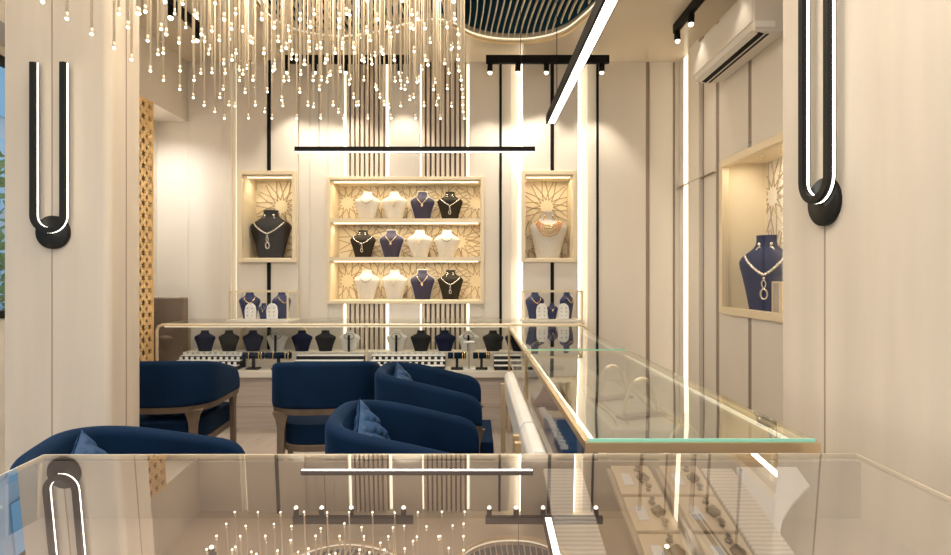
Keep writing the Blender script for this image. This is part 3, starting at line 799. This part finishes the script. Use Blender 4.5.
# ------------------------------------------------------------------ foreground glass counter (sloping top)
TH = R(3.5)
FY = 1.38; fz = .95
slope = math.tan(TH)
def fpt(px, py, dz=0):      # point of the sloping glass behind a picture position
    u, v = (px - 475.5) / F, (277.5 - py) / F
    Y = (fz - slope * FY - CZ) / (v - slope); return Vector((u * Y, Y, CZ + v * Y + dz))
e0, e1 = fpt(44, 454.5), fpt(856, 453.5)
q0, q1 = fpt(-170, 556), fpt(1075, 556)
g0 = e0 + (q0 - e0) * 1.1; g1 = e1 + (q1 - e1) * 1.1
fc = thing('display_counter', 'wide glass-topped display counter nearest the camera with thin gold rim', 'display counter', (0, 0, 0))
m = MB()
def slab(mb, pts, d):
    up = Vector((0, -sin(TH), cos(TH)))
    mb.add([p for p in pts] + [p - up * d for p in pts], [(3, 2, 1, 0), (4, 5, 6, 7)] + [(i, (i + 1) % 4, (i + 1) % 4 + 4, i + 4) for i in range(4)])
m.add([e0, e1, g1, g0], [(0, 1, 2, 3)])
m.obj('glass_top', 'glass_top', fc)
m = MB()
for a, b in ((e0, e1), (e1, g1), (g1, g0), (g0, e0)): m.tube([a - Vector((0, 0, .006)), b - Vector((0, 0, .006))], .0065, 8)
m.obj('rim', 'gold_pale', fc)
FD = .80
xa, xb, ya = e0.x, e1.x, g0.y
for p, s in ((e0, -1), (e1, 1)):
    MB().tube([p - Vector((0, .01, .012)), Vector((p.x, p.y - .012, FD))], .006, 6).obj('post', 'gold', fc)
m = MB().box(xa, xb, FY - .012, FY - .002, FD, fz - .014); m.obj('back_panel', 'deck_taupe', fc)
MB().box(xa, xb, ya, FY, FD - .03, FD).obj('deck', 'deck_taupe', fc)
MB().box(xa + .03, xb - .03, ya + .03, FY - .05, 0, FD - .03).obj('base', 'counter_wood', fc)
# tilted display boards with cards, tags and brown jewellery
def board(px, w, L, mt, label, y0=1.355, tilt=15.5, cards=0, name='display_board', cat='display board'):
    """a board lying in the case, propped up towards its far end"""
    Y = y0; x = xw(px, Y)
    t = thing(name, label, cat, (x, Y - L * cos(R(tilt)), .915 - L * sin(R(tilt))), 0, 'boards inside the near counter'); t.rotation_euler = (R(tilt), 0, 0)
    MB().box(-w / 2, w / 2, 0, L, 0, .012).obj('panel', mt, t, bevel=.003)
    for i in range(cards):
        y = L - (i + .5) * L / cards; hh = L / cards * .46
        cobj = MB().box(-w * .42, w * .42, y - hh, y + hh, .0125, .022).obj('card', 'card_beige', t, bevel=.002)
        MB().box(-w * .28, -w * .08, y - hh * .45, y + hh * .35, .0225, .024).obj('paper_tag', 'tag_white', cobj)
        mj = MB()
        for k in range(7):
            mj.ball((w * .16 + .006 * sin(k * 2.1), y - hh * .8 + k * hh * .27, .026), .006 + (.010 if k == 3 else .002 * (k % 2)), 7, (1, 1, .4))
        mj.obj('brooch', 'brown_jewel', cobj)
    return t
board(562, .09, .46, 'ribbed_white', 'ribbed white fabric display strip near the middle of the near counter', name='fabric_strip', cat='fabric strip')
board(628, .105, .46, 'card_taupe', 'long taupe jewellery board with four tagged cards, left of the two', cards=4)
board(676, .105, .46, 'card_taupe', 'long taupe jewellery board with four tagged cards, beside the ribbed strip', cards=4)
board(716, .075, .46, 'ribbed_white', 'ribbed white fabric display strip right of the jewellery boards', name='fabric_strip', cat='fabric strip')
# white curved display form
t = thing('display_form', 'white tapering necklace display form at the right of the near counter', 'display form', (.688, 1.172, .812)); t.rotation_euler = (R(33), 0, 0)
pts = [(-.100, 0), (-.062, 0), (-.050, .03), (-.028, .065), (.006, .10), (.046, .132), (.074, .152), (.068, .205), (-.074, .205), (-.080, .13), (-.090, .06)]
MB().prism(pts, 0, .014, 'z').obj('panel', 'tag_white', t, bevel=.003)

# ------------------------------------------------------------------ blue chairs
def upath(nn=33, w=.285, yf=.285, yb=-.285):
    P = []
    for i in range(10): P.append(Vector((w, yf - (yf - .02) * (i / 10) ** 1.7, 0)))
    for i in range(nn):
        a = pi * i / (nn - 1); ca, sa = cos(a), sin(a)
        P.append(Vector((w * (abs(ca) ** .6) * (1 if ca >= 0 else -1), .02 + (yb - .02) * sa ** .6 if sa > 0 else .02, 0)))
    for i in range(9, -1, -1): P.append(Vector((-w, yf - (yf - .02) * (i / 10) ** 1.7, 0)))
    return P
def band(m, P, top, bot, th):
    """upholstered wall following P with a rolled top edge"""
    k = len(P); L = [0]
    for a, b in zip(P, P[1:]): L.append(L[-1] + (b - a).length)
    rows = []
    for i, p in enumerate(P):
        t = (P[min(i + 1, k - 1)] - P[max(i - 1, 0)]).normalized(); nrm = Vector((t.y, -t.x, 0))
        zt, zb = top(L[i] / L[-1], min(L[i], L[-1] - L[i])), bot(L[i] / L[-1])
        h = th / 2; ring = [p + nrm * h * .9 + Vector((0, 0, zb)), p + nrm * h + Vector((0, 0, zb + .02))]
        for q in range(9):
            a = pi * q / 8; ring.append(p + nrm * h * cos(a) + Vector((0, 0, zt - h + h * sin(a))))
        ring += [p - nrm * h + Vector((0, 0, zb + .02)), p - nrm * h * .9 + Vector((0, 0, zb))]
        rows.append(ring)
    m.grid(rows, True); nr = len(rows[0])
    m.add(rows[0], [tuple(range(nr))]); m.add(rows[-1], [tuple(range(nr))[::-1]])
def chair():
    root = thing('armchair', 'x', 'armchair', (0, 0, 0), 0, 'blue velvet armchairs')
    P = upath(); m = MB()
    def top(s, e):
        back = max(0, 1 - abs(2 * s - 1) / .92); z = .765 + .105 * (sin(min(1, back * 1.15) * pi / 2) ** 1.1)
        if e < .09: z -= .09 - sqrt(max(0, .09 ** 2 - (.09 - e) ** 2))
        return z
    band(m, P, top, lambda s: .605, .062); m.obj('backrest', 'velvet_blue', root)
    m = MB(); rows = []
    for i, p in enumerate(P):
        t = (P[min(i + 1, len(P) - 1)] - P[max(i - 1, 0)]).normalized(); nrm = Vector((t.y, -t.x, 0))
        rows.append([p + nrm * .026 + Vector((0, 0, .568)), p + nrm * .036 + Vector((0, 0, .604)), p - nrm * .026 + Vector((0, 0, .604)), p - nrm * .02 + Vector((0, 0, .568))])
    m.grid(rows, True); m.add(rows[0], [(0, 1, 2, 3)]); m.add(rows[-1], [(3, 2, 1, 0)])
    m.sm = [False] * len(m.sm); m.obj('back_rail', 'chair_wood', root)
    for sx in (-1, 1):
        for (x, y, x2, y2, zt) in ((.28, .25, .283, .265, .58), (.225, -.245, .235, -.275, .58)):
            m = MB(); prof = [(0, .013), (.36, .020), (.49, .022), (.54, .032), (.58, .05)]; rows = []
            for z, hw in prof:
                f_ = z / zt; cx, cy = sx * (x2 + (x - x2) * f_), y2 + (y - y2) * f_
                d = .018 if y < 0 else .018; tx = hw; ty = .016 + .3 * (hw - .013) if y < 0 else hw
                if y > 0: tx = .016
                rows.append([(cx - tx, cy - ty, z), (cx + tx, cy - ty, z), (cx + tx, cy + ty, z), (cx - tx, cy + ty, z)])
            m.grid(rows, True); m.add(rows[0], [(3, 2, 1, 0)]); m.add(rows[-1], [(0, 1, 2, 3)]); m.sm = [False] * len(m.sm)
            m.obj('leg', 'chair_wood', root, bevel=.004)
    inner = [(p.x * .86, p.y * .86 + .0) for p in P]; inner = [(x, y + (.10 if y > .15 else 0)) for x, y in inner]
    MB().prism(inner, .385, .50, 'z').obj('seat', 'velvet_blue', root, bevel=.03)
    fr = [(x * 1.04, y * 1.04) for x, y in inner]
    MB().prism(fr, .345, .384, 'z').obj('seat_frame', 'chair_wood', root, bevel=.005)
    return root
def pillow_mesh():
    m = MB(); N = 44; s = .19
    for sg in (1, -1):
        rows = []
        for i in range(N + 1):
            u = -1 + 2 * i / N; row = []
            for j in range(N + 1):
                v = -1 + 2 * j / N; b = max(0, (1 - abs(u) ** 3) * (1 - abs(v) ** 3)) ** .6
                q = abs(sin((u + v) * pi * 2)) ** .5 * abs(sin((u - v) * pi * 2)) ** .5
                k = 1 - .10 * (u * u * v * v)
                row.append((u * s * (1 - .07 * (1 - v * v) * abs(u)) , sg * (.064 * b * (.55 + .45 * q) + .002), v * s * (1 - .07 * (1 - u * u) * abs(v))))
            rows.append(row)
        m.grid(rows if sg > 0 else rows[::-1])
    return m.mesh('pillow', 'quilt_blue')
proto = chair(); PM = pillow_mesh()
chairs = [(-1.93, 3.62, R(4), 'blue velvet armchair with walnut frame beside the left pillar, seen from behind'),
          (-.93, 3.60, R(6), 'blue velvet armchair with walnut frame facing the back counter, second from left'),
          (-.25, 3.28, R(-90), 'blue velvet tub armchair seen from the side, nearer the back counter'),
          (-.255, 2.25, R(-87), 'blue velvet tub armchair with quilted pillow, closest to the middle of the near counter'),
          (-1.07, 1.84, R(-72), 'blue velvet tub armchair at bottom left, right behind the near counter')]
pil = [(0, (.05, -.02), 'partly hidden quilted blue pillow on the armchair beside the left pillar'), None,
       (2, (.0, -.13), 'quilted blue pillow in the side-on armchair nearer the back counter'),
       (3, (.0, -.13), 'quilted blue pillow in the side-on armchair nearer the camera'),
       (4, (.02, -.12), 'quilted blue pillow in the bottom left armchair')]
for i, (x, y, rz, lab) in enumerate(chairs):
    o = proto if i == 0 else copy_tree(proto)
    o.location = (x, y, 0); o.rotation_euler = (0, 0, rz); o['label'] = lab; o.scale = ((1.02, 1, 1.022), (1.03, 1, 1.022), (1, 1, .998), (1, 1, .985), (1, 1, .995))[i]
    if pil[i]:
        _, (dx, dy), pl_ = pil[i]
        p = link('pillow', PM); M = Matrix.Translation((x, y, 0)) @ Matrix.Rotation(rz, 4, 'Z') @ Matrix.Translation((dx, dy + .0, .50 + .165)) @ Matrix.Rotation(R(24), 4, 'X') @ Matrix.Rotation(R(14), 4, 'Y')
        if i == 0: M = Matrix.Translation((x, y, 0)) @ Matrix.Rotation(rz, 4, 'Z') @ Matrix.Translation((.05, .0, .50 + .05)) @ Matrix.Rotation(R(85), 4, 'X')
        p.matrix_world = M; tag(p, pl_, 'pillow', 'quilted blue pillows')

# white padded rails standing beside the central counter
def padded_rail(y0, y1, label, hinge):
    t = thing('padded_rail', label, 'rail', (.16, y0, 0), 0, 'white padded rails'); L = y1 - y0
    pts = [(-.026, .83), (.020, .83), (.024, .925), (.012, .95), (-.014, .95), (-.028, .93)]
    MB().prism(pts, 0, L, 'y').obj('cushion', 'white_leather', t, bevel=.006)
    for y in (.03, L - .03): MB().box(-.045, -.025, y - .012, y + .012, 0, .90).obj('leg', 'gold', t)
    if hinge: MB().box(-.02, .02, -.012, -.001, .88, .93).obj('hinge', 'black_metal', t)
padded_rail(1.70, 2.60, 'long white padded rail on gold legs left of the central glass counter', True)
padded_rail(1.405, 1.684, 'short white padded rail on gold legs, end on to the near counter', False)

# ------------------------------------------------------------------ left alcove
sc = thing('perforated_screen', 'gold perforated screen panel beside the left pillar', 'screen', (XL, 4.46, 0))
L = .70; H = SOF; m = MB(); cw, chh = .1, .11
for a in range(7):
    for b in range(27):
        cy, cz = (a + .5) * cw, (b + .5) * chh
        hole = []; rim = []
        for k in range(12):
            an = pi / 2 + 2 * pi * k / 12; r = .043 if k % 2 == 0 else .019
            hole.append((cy + r * cos(an), cz + r * sin(an)))
            f_ = min(cw / 2 / max(1e-6, abs(cos(an))), chh / 2 / max(1e-6, abs(sin(an)))); rim.append((cy + f_ * cos(an), cz + f_ * sin(an)))
        vs = [(x, y, z) for x in (.012, 0) for ring in (rim, hole) for y, z in ring]
        fs = []
        for k in range(12):
            n1 = (k + 1) % 12
            fs += [(k, n1, 12 + n1, 12 + k), (24 + k, 36 + k, 36 + n1, 24 + n1), (12 + k, 12 + n1, 36 + n1, 36 + k)]
        m.add(vs, fs)
m.obj('lattice', 'screen_gold', sc)
MB().box(-.03, -.02, 0, L, 0, H).obj('backing', 'brown_leather', sc)  # dark sheet added so the holes read dark against the lit wall
m = MB().box(-.005, .018, L - .02, L, 0, H).box(-.005, .018, 0, .02, 0, H); m.obj('edge_frame', 'screen_gold', sc)
m = MB().box(XLW + .01, -2.83, 5.50, 5.60, 0, zw(297.5, 5.5)).box(XLW + .01, XLW + .12, 4.4, 5.50, 0, zw(297.5, 5.5))
m.obj('low_partition', 'brown_leather', bevel=.012, label='low brown leather partition behind the left end of the back counter', cat='partition')

# ------------------------------------------------------------------ wall sconces
def sconce(label, M):
    t = thing('wall_sconce', label, 'wall lamp', (0, 0, 0), 0, 'hairpin wall lamps'); t.matrix_world = M
    # local: wall plane is y=0, room towards -y, x to the right seen from the room
    MB().lathe([(.0, 0), (.076, 0), (.076, .016), (.072, .020), (.0, .020)], n=36, M=Matrix.Rotation(pi / 2, 4, 'X')).obj('wall_plate', 'black_metal', t)
    hs, H, zc = .0675, .765, .075; hw, y0, y1 = .0120, -.047, -.021
    path = [(-hs, H)] + [(-hs, zc + (H - zc) * (1 - i / 8)) for i in range(1, 9)] + [(hs * cos(a), zc + hs * sin(a)) for a in [pi + pi * k / 20 for k in range(1, 20)]] + [(hs, zc + (H - zc) * i / 8) for i in range(0, 9)]
    m = MB(); rows = []; k = len(path); led_in = []; led_out = []
    for i, p in enumerate(path):
        a = Vector(path[max(i - 1, 0)]); b = Vector(path[min(i + 1, k - 1)]); d = (b - a).normalized(); nn = Vector((-d.y, d.x))   # points to the inside of the U
        o, q = Vector(p) - nn * hw, Vector(p) + nn * hw
        rows.append([(o.x, y0, o.y), (q.x, y0, q.y), (q.x, y1, q.y), (o.x, y1, o.y)])
        e = .0012; yy = (y1 - .012, y1 - .004)
        if i <= k // 2 + 1: led_in.append([(q.x + nn.x * e, yy[0], q.y + nn.y * e), (q.x + nn.x * e, yy[1], q.y + nn.y * e)])
        if i >= k // 2 - 1: led_out.append([(o.x - nn.x * e, yy[0], o.y - nn.y * e), (o.x - nn.x * e, yy[1], o.y - nn.y * e)])
    m.grid(rows, True); m.add(rows[0], [(0, 1, 2, 3)]); m.add(rows[-1], [(3, 2, 1, 0)]); m.sm = [False] * len(m.sm); m.obj('hairpin_tube', 'black_metal', t)
    m = MB(); m.grid(led_in); m.obj('light_line', 'led_white', t)
    m = MB(); m.grid(led_out); m.obj('light_line', 'led_white', t)
    MB().tube([(0, -.018, 0), (0, -.03, .008)], .012, 10).obj('arm', 'black_metal', t)
sconce('black hairpin wall lamp with round plate on the left pillar', Matrix.Translation((xw(54.5, YP), YP, zw(232.5, YP))))
ys = F * XP / (827 - 475.5)
sconce('black hairpin wall lamp with round plate on the right pillar', Matrix.Translation((XP, ys, zw(202, ys))) @ Matrix.Rotation(-pi / 2, 4, 'Z'))

# ------------------------------------------------------------------ air conditioner
ac = thing('air_conditioner', 'white split air conditioner on the right wall above the lit case', 'air conditioner', (XR, 3.72, 3.0))
L = 1.04; prof = [(-.005, .02), (-.15, .0), (-.235, .03), (-.25, .06), (-.25, .285), (-.235, .30), (-.005, .30)]
def yp(mb, pr, y0, y1):
    k = len(pr); vs = [(a, y, b) for y in (y0, y1) for a, b in pr]
    return mb.add(vs, [tuple(range(k)), tuple(range(k, 2 * k))[::-1]] + [(i, i + k, (i + 1) % k + k, (i + 1) % k) for i in range(k)])
yp(MB(), prof, .02, L - .0).obj('body', 'plastic_white', ac, bevel=.004)
yp(MB(), [(-.005, -.005), (-.25, -.005), (-.253, .05), (-.253, .305), (-.005, .305)], 0, .02).obj('end_cap', 'plastic_white', ac, bevel=.003)
MB().box(-.256, -.250, .02, L, .07, .295).obj('front_panel', 'plastic_white', ac)
MB().prism([(-.20, .006), (-.165, -.003), (-.160, .004), (-.195, .016)], .06, L - .04).obj('air_slot', 'black_trim', ac)
MB().prism([(-.238, .018), (-.205, .002), (-.203, .008), (-.236, .024)], .06, L - .04).obj('louver', 'plastic_white', ac)
MB().prism([(-.145, -.0035), (-.125, .0), (-.125, .006), (-.145, .004)], .06, L - .04).obj('air_slot', 'black_trim', ac)
MB().box(-.253, -.12, -.007, -.005, .02, .06).obj('label_plate', 'tag_white', ac)
MB().box(XR - .003, XR + .0, 3.40, 3.72, 2.98, 3.34).obj('mounting_plate', 'plastic_grey', label='flat grey mounting plate on the right wall behind the air conditioner', cat='plate')

# ------------------------------------------------------------------ tracks with spots
def track(p, q, heads, label, aim, power=9):
    p, q = Vector(p), Vector(q); t = thing('track_light', label, 'track light', p, 0, 'ceiling track lights'); d = q - p
    ax = d.normalized(); sd = Vector((-ax.y, ax.x, 0)) * .02
    m = MB(); m.add([v + s + Vector((0, 0, z)) for z in (0, .075) for v, s in ((Vector(), -sd), (d, -sd), (d, sd), (Vector(), sd))], [(3, 2, 1, 0), (4, 5, 6, 7)] + [(i, (i + 1) % 4, (i + 1) % 4 + 4, i + 4) for i in range(4)])
    m.obj('rail', 'black_trim', t)
    for f_, a in zip(heads, aim):
        c = d * f_; dr = (Vector(a) - (p + c)).normalized(); e = c + dr * .06 + Vector((0, 0, -.015))
        hd = MB().tube([c + Vector((0, 0, .0)), e], .026, 12).obj('spot_head', 'black_trim', t)
        MB().ball(e + dr * .008, .021, 12).obj('spot_lens', 'bulb', hd)
        lamp('SPOT', 'track_spot', p + e + dr * .035, power, (1, .90, .75), .02, spot=R(78), blend=.6, target=a)
TY = 5.42; tz = zw(63.5, TY)
xs = [xw(v, TY) for v in (490, 518, 546.5, 602)]
xa_, xb_ = xw(486, TY), xw(609, TY)
track((xa_, TY, tz), (xb_, TY, tz), [(x - xa_) / (xb_ - xa_) for x in xs], 'black ceiling track with four bright spots, right of centre', [(x, YB - .05, 1.6) for x in xs], 24)
xs = [xw(v, TY) for v in (287, 314, 345, 400)]
xa_, xb_ = xw(284, TY), xw(410, TY)
track((xa_, TY, tz), (xb_, TY, tz), [(x - xa_) / (xb_ - xa_) for x in xs], 'black ceiling track behind the hanging glass rods', [(x, YB - .05, 1.6) for x in xs], 24)
track((1.74, 4.95, CH - .075), (1.74, 3.4, CH - .075), [.03, .24, .7], 'black ceiling track running above the air conditioner', [(1.9, 4.95, 1.3), (1.6, 4.6, .9), (1.5, 3.9, .9)], 5)
track((-2.40, 4.95, CH - .075), (-2.40, 3.2, CH - .075), [.04, .28, .7], 'black ceiling track beside the left bulkhead', [(-2.5, 5.4, 1.0), (-2.3, 4.7, .5), (-2.3, 3.7, .5)], 12)

# ------------------------------------------------------------------ linear pendants
PY = 4.05
t = thing('linear_pendant', 'horizontal black linear pendant lamp in front of the lit shelves', 'pendant lamp', (xw(295, PY), PY, zw(152, PY)), 0, 'linear pendant lamps')
L = xw(535, PY) - xw(295, PY)
MB().box(0, L, -.014, .014, .002, .036).obj('bar', 'black_trim', t)
MB().box(.005, L - .005, -.012, .012, -.001, .002).obj('diffuser', 'led_white', t)
for fx in (.10, .94): MB().tube([(L * fx, 0, .036), (L * fx, 0, CH - zw(152, PY))], .0022, 6).obj('wire', 'black_trim', t)
zt = zw(124, 3.5); xt = xw(551, 3.5)
t = thing('linear_pendant', 'slim glowing linear pendant lamp pointing towards the camera', 'pendant lamp', (xt, 1.3, zt), 0, 'linear pendant lamps')
MB().box(-.030, -.020, 0, 2.2, 0, .05).box(.020, .024, 0, 2.2, .0, .05).box(-.030, .024, 0, 2.2, .05, .055).box(-.030, .024, 2.19, 2.2, 0, .05).obj('bar', 'black_trim', t)
MB().box(-.020, .020, 0, 2.19, .0, .006).obj('diffuser', 'led_white', t)
for y in (.3, 1.95): MB().tube([(-.0, y, .055), (0, y, CH - zt)], .0022, 6).obj('wire', 'black_trim', t)

# ------------------------------------------------------------------ rain chandelier
Z0 = 1.05
ch = thing('chandelier', 'large rain chandelier of many thin gold rods with glowing tips', 'chandelier', (0, 0, CH))
MB().box(-1.78 * Z0 + .1, .0, .95, 3.82, -.03, 0).obj('ceiling_plate', 'gold_pale', ch, bevel=.01)
grid_ = []
for r in range(20):
    Y = (3.553 - .1363 * r) * Z0
    for c_ in range(11):
        X = (-1.57 + .1495 * c_) * Z0
        lv = random.choice((0, 0, 0, .03, .09, .2)) if (0 < c_ < 10 and r > 0) else 0
        if c_ < 10 and r > 0:
            grid_.append((r + .5, X + .075 * Z0 + random.uniform(-.02, .02), Y + .068 * Z0 + random.uniform(-.02, .02), CZ + Z0 + random.choice((.06, .12, .18, .25, .32))))
        grid_.append((r, X + random.uniform(-.006, .006), Y + random.uniform(-.006, .006), CZ + Z0 + lv))
order = sorted(grid_, key=lambda g: (0 if g[0] <= 11 else 1, -g[0]))
top = CH - .03
rm = {}
def rod_mb(m, x, y, z0, z1): m.tube([(x, y, z0), (x, y, z1)], .0055, 6)
for i, (r, X, Y, z) in enumerate(order[:100]):
    L = round(top - z, 3)
    if L not in rm:
        a = MB(); rod_mb(a, 0, 0, -L, 0); a.tube([(0, 0, -L - .002), (0, 0, -L + .022)], .0060, 8)
        b = MB(); b.ball((0, 0, -L - .004), .0072, 8); rm[L] = (a.mesh('rod', 'rod'), b.mesh('bulb', 'bulb'))
    o = link('rod', rm[L][0], ch); o.location = (X, Y, -.03)
    link('bulb', rm[L][1], o)
m = MB()
for (r, X, Y, z) in order[100:]:
    m.cur = 0; rod_mb(m, X, Y, z - CH, -.03); m.tube([(X, Y, z - CH - .002), (X, Y, z - CH + .022)], .0060, 8)
    m.cur = 1; m.ball((X, Y, z - CH - .004), .0072, 8)
o = m.obj('rod', ['rod', 'bulb'], ch); tag(o, kind='stuff')

# ------------------------------------------------------------------ added fill lights
lamp('AREA', 'shop_fill', (-.6, .6, CH - .02), 85, (1, .97, .93), 2.4, 1.2)  # unseen broad area light for ambient fill, no fitting drawn
lamp('AREA', 'chandelier_fill', (-.85, 2.6, CH - .04), 85, (1, .96, .89), 1.3, 2.0)  # area light added under the chandelier plate to fill the back room
for y in (4.85, 5.3): lamp('SPOT', 'alcove_fill', (-3.08, y, SOF - .02), 32, (1, .98, .94), .03, spot=R(150), blend=1)  # added spots without fittings, they brighten the alcove walls
